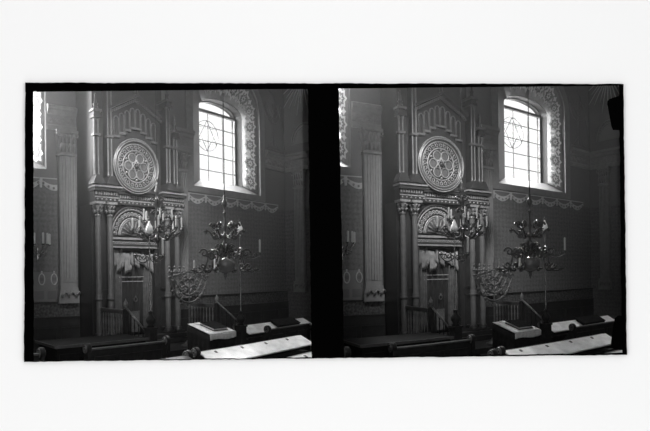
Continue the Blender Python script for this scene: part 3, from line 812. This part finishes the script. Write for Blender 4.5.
# ------------------------------------------------------------------ furniture
def reading_desk(rm):
    x0, x1, y0, y1, zf, zb = 7.27, 8.07, 7.85, 8.6, 1.22, 1.40
    at = ((x0+x1)/2, (y0+y1)/2, 0)
    T = rm.thing('reading_desk', at, 'dark sloping reading desk beside the right newel', 'desk')
    b = MB(); b.prism([(y0+0.06, 0), (y1-0.06, 0), (y1-0.06, zb-0.06), (y0+0.06, zf-0.06)], 'x', x0+0.06, x1-0.06); b.box(x0+0.02, x1-0.02, y0+0.02, y1-0.02, 0, 0.1)
    part('cabinet', b, 'pew', T)
    b = MB(); b.prism([(y0+0.02, zf-0.06), (y1, zb-0.06), (y1, zb-0.03), (y0+0.02, zf-0.03)], 'x', x0+0.02, x1-0.02); part('desk_top', b, 'pew', T)
    sl = (zb-zf)/(y1-y0)
    # linen: top, plus hanging front and left edge
    b = MB()
    b.slab(lambda u, v: (x0+(x1-x0)*u, y0+(y1-y0)*v, zf+0.0+sl*(y1-y0)*v-0.027), 8, 8, (0, 0, 0.012))
    b.slab(lambda u, v: (x0+(x1-x0)*u, y0-0.012-0.012*math.sin(2*PI*u*6)*(1-v), zf-0.03-0.12+0.12*v+0.015*math.sin(7*u)*(1-v)), 40, 6, (0, 0.012, 0))
    rm.solo('tablecloth', b, 'white_cloth', ((x0+x1)/2, y0, zf-0.03), 'white linen cloth over the sloping reading desk', 'tablecloth')
    b = MB()
    b.slab(lambda u, v: (x0-0.012-0.015*math.sin(2*PI*u*5)*(1-v), y0+(y1-y0)*u, 0.45+(zf-0.06-0.45)*v+sl*(y1-y0)*u*v), 30, 6, (0.012, 0, 0))
    b.slab(lambda u, v: (x0+(x1-x0)*u, y0+0.02-0.01*math.sin(2*PI*u*7)*(1-v), 0.45+(zf-0.05-0.45)*v), 40, 6, (0, 0.012, 0))
    rm.solo('desk_cover', b, 'cloth_dark', ((x0+x1)/2, y0, 0.45), 'dark velvet cover hanging down the reading desk', 'cover')
    # books
    def on(y): return zf+sl*(y-y0)-0.012
    def slabk(bx0, bx1, by0, by1, h0, h1):
        bb = MB(); zz = lambda y: on(y)
        vs = [(x, y, zz(y)+h) for h in (h0, h1) for y in (by0, by1) for x in (bx0, bx1)]
        bb.add(vs, [(0,2,3,1),(4,5,7,6),(0,1,5,4),(2,6,7,3),(0,4,6,2),(1,3,7,5)]); return bb
    a2 = (7.78, 8.15, on(8.15))
    Bk = rm.thing('prayer_book', a2, 'large dark closed book lying on the white linen of the reading desk', 'book')
    part('page_block', slabk(7.53, 7.93, 8.0, 8.42, 0.012, 0.05), 'paper', Bk)
    part('cover', slabk(7.51, 7.95, 7.98, 8.44, 0.05, 0.064), 'book', Bk)
    part('cover', slabk(7.51, 7.95, 7.98, 8.44, 0.0, 0.012), 'book', Bk)
    rm.solo('paper_sheet', slabk(7.45, 7.75, 8.46, 8.58, 0.0, 0.012), 'paper', (7.6, 8.5, on(8.5)), 'pale folded sheet on the far edge of the reading desk', 'paper')
    return T

def volute(b, x0, x1, y, z, r):
    b.mat(0).lathe((x0, y, z), [(r, 0), (r*1.05, 0.01), (r*1.05, x1-x0-0.01), (r, x1-x0)], 18, 'x')
    b.mat(1)  # paler rings paint the scroll's highlight
    for xx in (x0-0.004, x1+0.004):
        b.ring((xx, y, z), r*0.75, 0.012, 'x', 16, 5); b.ring((xx, y, z), r*0.35, 0.012, 'x', 12, 5)
def pew_end(T, x, y, z, dp=0.55):
    b = MB(); b.mat(0)
    x0, x1 = x-0.035, x+0.035
    b.prism([(y-0.08, 0), (y+dp, 0), (y+dp, 0.5), (y+dp*0.6, 0.62), (y+0.12, z-0.1), (y+0.02, z), (y-0.05, z-0.02)], 'x', x0, x1)
    b.mat(1); volute(b, x0-0.012, x1+0.012, y+0.03, z+0.0, 0.10)
    part('end_panel', b, ['pew', 'pew_edge'], T)
def pew(rm, x0, x1, y, z, label, board=True, ends=(True, True), plates=0, panels=0, seat=True, bmat='board'):
    at = ((x0+x1)/2, y, 0)
    T = rm.thing('pew', at, label, 'pew', 'pews facing the ark')
    b = MB(); b.mat(0).box(x0, x1, y, y+0.05, 0.12, z-0.03)
    for k in range(panels):
        w = (x1-x0-0.1)/panels; a = x0+0.05+k*w+0.05; c = a+w-0.1
        for q in ((a, c, z-0.2, z-0.165), (a, c, 0.3, 0.335), (a, a+0.035, 0.3, z-0.165), (c-0.035, c, 0.3, z-0.165)): b.box(q[0], q[1], y-0.02, y+0.01, q[2], q[3])
    part('back', b, 'pew', T)
    b = MB(); b.box(x0, x1, y-0.03, y+0.08, z-0.03, z+0.0); part('top_rail', b, 'rail', T)
    if seat:
        b = MB(); b.box(x0, x1, y+0.05, y+0.5, 0.42, 0.46); part('seat', b, 'pew', T)
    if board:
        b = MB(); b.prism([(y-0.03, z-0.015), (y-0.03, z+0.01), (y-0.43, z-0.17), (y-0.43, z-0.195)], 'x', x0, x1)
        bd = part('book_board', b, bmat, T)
        b = MB(); b.box(x0, x1, y-0.40, y-0.03, z-0.36, z-0.34); b.box(x0, x1, y-0.41, y-0.39, z-0.36, z-0.30); part('book_shelf', b, 'pew', T)
        for k in range(plates):
            px = x0+0.35+k*0.75; pp = MB()
            yy = y-0.10; zz = z+0.01-0.18*0.07/0.40+0.004
            pp.prism([(yy-0.03, zz-0.018), (yy-0.03, zz-0.01), (yy+0.03, zz+0.017), (yy+0.03, zz+0.009)], 'x', px, px+0.06)
            part('number_plate', pp, 'plate', T, bd)
    for e, xx in zip(ends, (x0-0.035, x1+0.035)):
        if e: pew_end(T, xx, y, z, 0.55 if seat else 0.2)
    return T
def side_table(rm):
    x0, x1, y0, y1, z = 4.0, 6.18, 8.62, 9.6, 1.16
    at = ((x0+x1)/2, (y0+y1)/2, 0)
    T = rm.thing('long_table', at, 'long dark wooden table with panelled front behind the left pew', 'table')
    b = MB(); b.box(x0, x1, y0, y1, z-0.05, z); part('table_top', b, 'dark_table', T)
    b = MB(); b.box(x0+0.05, x1-0.05, y0+0.04, y1-0.05, 0.0, z-0.05)
    for k in range(4):
        a = x0+0.1+k*0.52
        for q in ((a, a+0.44, z-0.2, z-0.17), (a, a+0.44, 0.3, 0.33), (a, a+0.03, 0.3, z-0.17), (a+0.41, a+0.44, 0.3, z-0.17)): b.box(q[0], q[1], y0+0.02, y0+0.05, q[2], q[3])
    part('panelled_base', b, 'dark_table', T)
    b = MB(); b.box(x0-0.01, x1+0.01, y0-0.015, y0, z-0.05, z+0.006); b.box(x0-0.015, x0, y0, y1, z-0.05, z+0.006); part('edge_moulding', b, 'rail', T)
    return T

# ------------------------------------------------------------------ one chamber
def build(side):
    rm = Room(side)
    left = side == 'left'
    wx0 = 1.6 if left else 4.45
    wx1 = 15.2
    azL, azR = (8.5, 54.75) if left else (22.1, 55.75)
    # shell
    pts = [rm.az(5.15, azL)]
    arcp = [rm.az(5.15, azL+(azR-azL)*k/8) for k in range(9)]
    sY = 15.2/math.tan(R(azR-0.15))
    foot = arcp + [(15.2, sY), (15.2, 12.0), (wx0, 12.0)]
    b = MB(); b.prism(foot, 'z', -0.12, 0.0); rm.struct('floor', b, 'floor')
    b = MB(); b.prism(foot, 'z', 11.0, 11.2); rm.struct('ceiling', b, 'plaster')
    east_wall(rm, wx0, wx1, (12.08, 3.75))
    b = MB(); b.box(15.2, 15.35, sY, 12.0, 0, 11.0); rm.struct('wall_south', b, 'wall', 'short return wall at the corner')
    # closing walls
    p, q = arcp[0], (wx0, 12.0)
    d = Vector((q[0]-p[0], q[1]-p[1])).normalized(); nrm = Vector((-d.y, d.x))*0.03
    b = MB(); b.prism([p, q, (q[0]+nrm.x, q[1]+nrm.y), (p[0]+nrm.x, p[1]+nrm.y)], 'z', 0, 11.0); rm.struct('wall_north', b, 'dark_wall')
    p, q = arcp[-1], (15.2, sY)
    d = Vector((q[0]-p[0], q[1]-p[1])).normalized(); nrm = Vector((d.y, -d.x))*0.03
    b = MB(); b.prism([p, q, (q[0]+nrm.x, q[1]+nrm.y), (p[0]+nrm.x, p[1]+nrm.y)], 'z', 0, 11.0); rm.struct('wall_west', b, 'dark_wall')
    # windows
    window(rm, 1, 12.08); window(rm, 2, 3.75, None if left else 4.81)
    reveal_band(rm, 12.08, 11); architrave(rm, 12.08, 12); reveal_band(rm, 3.75, 13, False)
    
    # cornices
    b = MB(); cornice_piece(b, 5.40, 6.3, 0.45); cornice_piece(b, 9.0, 10.42); rm.struct('trim_21', b, ['stone', 'stone'], 'carved cornice between the windows')
    b = MB(); cornice_piece(b, 13.98, 15.2)
    o = rm.struct('trim_22', b, ['stone', 'stone'], 'carved cornice right of the window')
    b = MB(); cornice_piece(b, 0, 12.0-sY-0.02)
    b.v = [(15.2-(12.0-y), 12.0-x, z) for x, y, z in b.v]; rm.struct('trim_23', b, ['stone', 'stone'], 'carved cornice on the corner wall')
    # garlands
    b = MB(); n0 = 5.2 if left else 5.2
    swag_band(b, 4.45 if not left else 3.7, 2 if not left else 3); rm.struct('trim_24', b, ['pale', 'stone'], 'painted swag garland left of the ark')
    b = MB(); swag_band(b, 10.25, 6); rm.struct('trim_25', b, ['pale', 'stone'], 'painted swag garland under the star window')
    # pilasters
    pilaster(rm, 31, 5.68, 6.16, 'fluted pilaster left of the ark')
    pilaster(rm, 32, 9.66, 10.12, 'fluted pilaster close to the right flank of the ark')
    b = pilaster(rm, 33, 0.55, 0.97, 'fluted pilaster at the corner')
    for v in b.data.vertices:
        x, y, z = v.co; v.co = (15.2-(12.0-y), 12.0-x, z)
    # dado
    b = MB()
    b.mat(0).box(wx0, 15.2, 11.9, 12.0, 0.0, 1.40); b.mat(1).box(wx0, 15.2, 11.93, 12.0, 1.42, 1.80); b.mat(0).box(wx0, 15.2, 11.88, 12.0, 1.39, 1.43); b.box(wx0, 15.2, 11.9, 12.0, 1.79, 1.83)
    x = wx0+0.1
    while x < 15.0:
        for q in ((x, x+0.9, 1.1, 1.14), (x, x+0.9, 0.3, 0.34), (x, x+0.04, 0.3, 1.14), (x+0.86, x+0.9, 0.3, 1.14)): b.mat(0).box(q[0], q[1], 11.88, 11.91, q[2], q[3])
        x += 1.0
    rm.struct('baseboard_east', b, ['dado', 'frieze'], 'panelled dado with patterned frieze')
    b = MB(); b.mat(0).box(wx0, 5.6, 11.985, 12.0, 1.84, 2.62); b.mat(1)
    for k in range(3):
        x = 4.83+0.36*k
        b.mat(1).ring((x, 11.98, 2.43), 0.085, 0.016, 'y', 20, 5, 1.7); b.mat(2).lathe((x, 0, 2.43), [(0.05, 11.975), (0.05, 11.99)], 12, 'y'); b.mat(1).ball((x, 11.98, 2.62), 0.03, 8)
    for k in range(2): b.mat(2).box(4.95+0.4*k, 5.25+0.4*k, 11.97, 11.99, 1.9, 2.12)
    rm.struct('trim_26', b, ['ink_mid', 'pale', 'mural'], 'painted dado panel with oval medallions')
    # murals: seven-branched candlestick, palm leaves, arched recess
    b = MB(); cx = 14.52; zb = 8.25
    b.tube([(cx, 11.99, 7.35), (cx, 11.99, 8.95)], 0.022, 5)
    for k in range(1, 4):
        r = 0.16*k; b.tube([(x, 11.99, z) for x, z in arc((cx, 8.75), r, r*1.15, PI, 2*PI, 16)], 0.018, 5)
        for sx in (-1, 1): b.tube([(cx+sx*r, 11.99, 8.75), (cx+sx*r, 11.99, 8.95)], 0.018, 5)
    b.tube([(cx-0.5, 11.99, 8.75), (cx+0.5, 11.99, 8.75)], 0.012, 5)
    b.tube([(cx-0.35, 11.99, 7.2), (cx, 11.99, 7.6), (cx+0.35, 11.99, 7.2)], 0.018, 5); b.tube([(cx-0.45, 11.99, 7.2), (cx+0.45, 11.99, 7.2)], 0.018, 5)
    rm.struct('trim_27', b, 'mural', 'painted seven-branched candlestick on the wall right of the window')
    b = MB()
    for k in range(13):
        a = R(200+k*12); L = 1.1+0.2*math.sin(k*2.1)
        y0, z0 = 11.05, 9.9
        pts = [(15.185, y0+L*u*math.cos(a), z0+L*u*math.sin(a)-0.15*u*u) for u in (0, .33, .66, 1)]
        b.tube(pts, [0.02, 0.03, 0.02, 0.004], 5)
    rm.struct('trim_28', b, 'mural_pale', 'painted palm fronds on the corner wall')
    b = MB()
    for r, k in ((0.62, 0), (0.52, 0)):
        b.tube([(15.18, 11.0+r*math.cos(PI*i/20), 7.45+r*1.2*math.sin(PI*i/20)) for i in range(21)], 0.03, 5)
    b.prism([(11.0+0.5*math.cos(PI*i/20), 7.45+0.6*math.sin(PI*i/20)) for i in range(21)], 'x', 15.185, 15.2)
    rm.struct('trim_29', b, 'ink', 'arched blind recess above the corner cornice')
    b = MB()
    for r in (1.7, 1.62):
        b.tube([(15.2-1.55+1.5*math.cos(PI*i/24*0.5), 11.97, 7.3+2.4*math.sin(PI*i/24*0.5)) for i in range(25)], 0.03, 5)
    rm.struct('trim_30', b, 'ink_mid', 'arch line of the vault above the corner')
    # things
    platform(rm); torah_ark(rm); ark_curtain(rm)
    balustrade(rm, 6.37, 'left'); balustrade(rm, 9.32, 'right')
    lamp_standard(rm, 6.38, 8.8, 'left', 1.7, 3.55, 0.37, 0.68)
    lamp_standard(rm, 9.24, 8.8, 'right', 1.52, 3.70, 0.78, 0.72)
    small_chandelier(rm); great_chandelier(rm); menorah(rm); sconce(rm)
    reading_desk(rm); side_table(rm)
    xr = 9.2 if left else 9.3
    pew(rm, 6.3, 9.55, 7.15, 1.0, 'long pew with glare-painted book board in front of the reading desk', True, (True, False), 4)
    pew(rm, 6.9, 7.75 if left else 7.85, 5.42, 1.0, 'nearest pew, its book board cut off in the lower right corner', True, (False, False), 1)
    pew(rm, 10.3, 12.2 if left else 12.5, 8.75, 0.98, 'dark unlit pew back right of the right newel', False, (True, False), 0, 3)
    pew(rm, 9.75, 13.4, 10.2 if False else 9.45, 0.99, 'pew with glare-painted book board behind the dark pew back', True, (True, False), 0) if False else None
    pew(rm, 9.5+0.4, 12.9, 9.55, 1.04, 'far pew with dark book lying on its glare-painted board beside the right newel', True, (True, False), 0)
    pew(rm, 4.60, 6.45, 8.35, 1.1, 'dark panelled pew back before the long table', False, (True, True), 0, 3, False)
    pew(rm, 4.45 if left else 4.6, 5.9, 7.0, 1.0, 'low pew by the aisle, mostly below the opening at lower left', True, (False, True), 0, 0, True, 'pew_edge')  # darker board colour stands in for the dimmer light here
    pew(rm, 2.9 if left else 3.32, 3.5, 8.2, 1.12, 'short pew with scrolled end in the lower left corner', False, (False, True), 0, 0, False)
    # dark book on the far pew
    a2 = (11.6, 9.2, 0.98)
    Bk = rm.thing('prayer_book', a2, 'big dark closed book on the glare-painted board of the far pew', 'book')
    def sl(h0, h1, y0, y1, x0, x1):
        bb = MB(); zz = lambda y: 1.05+0.45*(y-9.52)
        bb.add([(x, y, zz(y)+h) for h in (h0, h1) for y in (y0, y1) for x in (x0, x1)], [(0,2,3,1),(4,5,7,6),(0,1,5,4),(2,6,7,3),(0,4,6,2),(1,3,7,5)]); return bb
    part('page_block', sl(0.015, 0.085, 9.16, 9.46, 11.22, 12.25), 'book', Bk)
    part('cover', sl(0.085, 0.10, 9.14, 9.48, 11.2, 12.27), 'book', Bk)
    part('clasp', sl(0.02, 0.105, 9.13, 9.145, 11.28, 11.33), 'brass_hi', Bk)
    # added haze, its density shaped to imitate window glare
    hp = [rm.az(5.6, azL+0.7+(azR-azL-1.4)*k/8) for k in range(9)] + [(15.1, sY+0.3), (15.1, 11.99), (wx0+0.1, 11.99)]
    b = MB(); b.prism(hp, 'z', 0.02, 10.95)
    hz = finish('haze', b, haze_mat('glare_haze_'+side, HAZE[side])); rm.root(hz, (0, 0, 0)); rm.tag(hz, 'thin added haze standing in for window glare', 'haze', None, 'stuff')
    # daylight at the windows
    def area(name, x, y, z, sx, sz, power, dirv, spread=180):
        L = bpy.data.lights.new(name, 'AREA'); L.shape = 'RECTANGLE'; L.size = sx; L.size_y = sz; L.energy = power; L.spread = R(spread)
        o = bpy.data.objects.new(name, L); COL.objects.link(o)
        q = Vector(dirv).to_track_quat('-Z', 'Y').to_matrix().to_4x4(); q.translation = (x, y, z)
        o.matrix_world = rm.mtx @ q
    area('daylight_window', 12.4, 13.5, 7.6, 3.0, 4.2, POW['win'][side], (-0.2, -1, -0.6), 105)
    if left: area('daylight_window', 3.4, 13.45, 7.6, 3.0, 4.2, POW['win2'][side], (0.25, -1, -0.35), 115)
    else: area('daylight_window', 4.9, 13.06, 7.6, 0.2, 4.0, POW['win2'][side], (0.3, -1, -0.35), 140)
    # added fill spotlight aimed at the ark, unseen high above the view
    x, y = rm.az(9.3, 37.0)
    area('fill_spot', x, y, 7.9, 1.3, 1.6, POW['fill'][side], (8.1-x, 11.3-y, 3.9-7.9), 56)
    return rm

HAZE = dict(left=0.0055, right=0.0042)
POW = dict(win=dict(left=1500, right=1650), win2=dict(left=2800, right=2200), fill=dict(left=120, right=115))

rooms = [build('left'), build('right')]

# ------------------------------------------------------------------ the white wall and the black mount with its two openings
CM = Matrix(((math.cos(ROLL), math.sin(ROLL), 0), (0, 0, 0), (0, 0, 0)))
def on_screen(px, py, r):
    """point of the curved wall (radius r about the eye): px,py are steps of 1/495 rad along it and up it"""
    a = (px-325)/F; v = (HZ-py)/F
    x, y, z = math.sin(a), math.cos(a), v
    c, s = math.cos(ROLL), math.sin(ROLL)
    X, Z = x*c+z*s, -x*s+z*c
    return (X*r, y*r, EYE+Z*r)
def sheet(mb, fn, nu, nv, r0, r1):
    o0 = [on_screen(*fn(u/nu, v/nv), r0) for v in range(nv+1) for u in range(nu+1)]
    o1 = [on_screen(*fn(u/nu, v/nv), r1) for v in range(nv+1) for u in range(nu+1)]
    w = nu+1; N = w*(nv+1)
    fs = [(v*w+u, v*w+u+1, (v+1)*w+u+1, (v+1)*w+u) for v in range(nv) for u in range(nu)]
    fs += [tuple(N+i for i in q[::-1]) for q in fs]
    for u in range(nu):
        fs.append((u, N+u, N+u+1, u+1)); b = nv*w; fs.append((b+u, b+u+1, N+b+u+1, N+b+u))
    for v in range(nv):
        fs.append((v*w, (v+1)*w, N+(v+1)*w, N+v*w)); fs.append((v*w+nu, N+v*w+nu, N+(v+1)*w+nu, (v+1)*w+nu))
    mb.add(o0+o1, fs)
def lerp(a, b, u): return a+(b-a)*u
def quad(c, u, v):        # corners tl, tr, bl, br
    return (lerp(lerp(c[0][0], c[1][0], u), lerp(c[2][0], c[3][0], u), v), lerp(lerp(c[0][1], c[1][1], u), lerp(c[2][1], c[3][1], u), v))
wob = random.Random(7)
def edge(n): return [wob.uniform(-0.22, 0.22)+0.15*math.sin(i*0.37) for i in range(n)]
# outer film outline and the two openings: tl, tr, bl, br
FILM = ((25.2, 82.6), (623.4, 84.0), (24.0, 361.8), (627.0, 354.8))
OPL = ((33.3, 91.4), (307.8, 88.0), (33.6, 361.0), (311.6, 357.2))
OPR = ((338.6, 87.8), (619.0, 85.2), (344.2, 357.0), (621.8, 352.8))
b = MB()
def strip(p0, p1, q0, q1, n, jp=True, jq=True):
    """band between edge p (p0..p1) and edge q (q0..q1), each slightly ragged"""
    ep, eq = edge(n+1), edge(n+1)
    def fn(u, v):
        i = round(u*n); a = (lerp(p0[0], p1[0], u), lerp(p0[1], p1[1], u)); c = (lerp(q0[0], q1[0], u), lerp(q0[1], q1[1], u))
        horiz = abs(p1[0]-p0[0]) > abs(p1[1]-p0[1])
        da, dc = (ep[i] if jp else 0), (eq[i] if jq else 0)
        if horiz: a = (a[0], a[1]+da); c = (c[0], c[1]+dc)
        else: a = (a[0]+da, a[1]); c = (c[0]+dc, c[1])
        return (lerp(a[0], c[0], v), lerp(a[1], c[1], v))
    sheet(b, fn, n, 1, 4.97, 5.0)
tl, tr, bl, br = FILM
strip(tl, tr, (25.2, 91.9), (623.4, 85.6), 150, True, False)
strip(bl, br, (24.0, 361.2), (627.0, 352.9), 150)
strip(tl, bl, (33.3, 82.6), (33.8, 361.8), 70)
strip((619.0, 84.0), (622.0, 354.8), tr, br, 70)
strip((307.8, 84), (311.7, 358), (338.6, 84), (344.2, 357.6), 70)
strip((308, 83.6), (339, 83.8), (308, 88.4), (339, 88.2), 8)
# two clip shapes reaching into the right opening
def blob(pts):
    n = len(pts); r0, r1 = 4.965, 4.985
    b.add([on_screen(x, y, r) for r in (r0, r1) for x, y in pts], [tuple(range(n)), tuple(range(2*n-1, n-1, -1))]+[(i, n+i, n+(i+1) % n, (i+1) % n) for i in range(n)])
blob([(620, 95.5), (620, 130.2), (613, 130), (611.3, 126), (607.3, 104), (607.5, 101), (609.5, 99)])
blob([(623.5, 315.5), (618, 315.6), (615, 318), (613.3, 326), (610.8, 343), (611.2, 347.5), (614, 349), (619, 350), (624, 350)])
mount = finish('trim_1', b, 'mount'); mount['kind'] = 'structure'; mount['label'] = 'black mount with two openings on the white wall'
b = MB()
def wall_rect(x0, x1, y0, y1, n):
    sheet(b, lambda u, v: (lerp(x0, x1, u), lerp(y0, y1, v)), n, 1, 5.0, 5.12)
HT = lambda x: 83.1+(x-25)*1.4/598; HB = lambda x: 361.4-(x-24)*7.0/603
def wall_part(x0, x1, top, bot, n):
    sheet(b, lambda u, v: (lerp(x0, x1, u), lerp(top(lerp(x0, x1, u)), bot(lerp(x0, x1, u)), v)), n, 1, 5.0, 5.12)
wall_part(-120, 770, lambda x: -140, HT, 90); wall_part(-120, 770, HB, lambda x: 515, 90)
wall_part(-120, 25.6, HT, HB, 16); wall_part(623.2, 770, HT, HB, 16)
ww = finish('wall_front', b, 'white_wall'); ww['kind'] = 'structure'; ww['label'] = 'curved white wall round the black mount'

# ------------------------------------------------------------------ sky, camera
W = bpy.data.worlds.new('overcast'); sc.world = W; W.use_nodes = True
bg = W.node_tree.nodes['Background']; bg.inputs[0].default_value = (1, 1, 1, 1); bg.inputs[1].default_value = 1.14

cam = bpy.data.cameras.new('camera'); co = bpy.data.objects.new('camera', cam); COL.objects.link(co)
cam.type = 'PANO'; cam.panorama_type = 'CENTRAL_CYLINDRICAL'
cam.central_cylindrical_range_u_min = -325/F; cam.central_cylindrical_range_u_max = 325/F
cam.central_cylindrical_range_v_min = (HZ-431)/F; cam.central_cylindrical_range_v_max = HZ/F
cam.central_cylindrical_radius = 1.0
c, s = math.cos(ROLL), math.sin(ROLL)
co.matrix_world = Matrix(((c, s, 0, 0), (0, 0, -1, 0), (-s, c, 0, EYE), (0, 0, 0, 1)))
co.matrix_world = Matrix.Translation((0, 0, EYE)) @ Matrix(((c, s, 0, 0), (0, 0, -1, 0), (-s, c, 0, 0), (0, 0, 0, 1)))
sc.camera = co
vs = sc.view_settings
vs.view_transform = 'Standard'; vs.look = 'None'; vs.exposure = 0.0; vs.gamma = 1.0; vs.use_curve_mapping = False
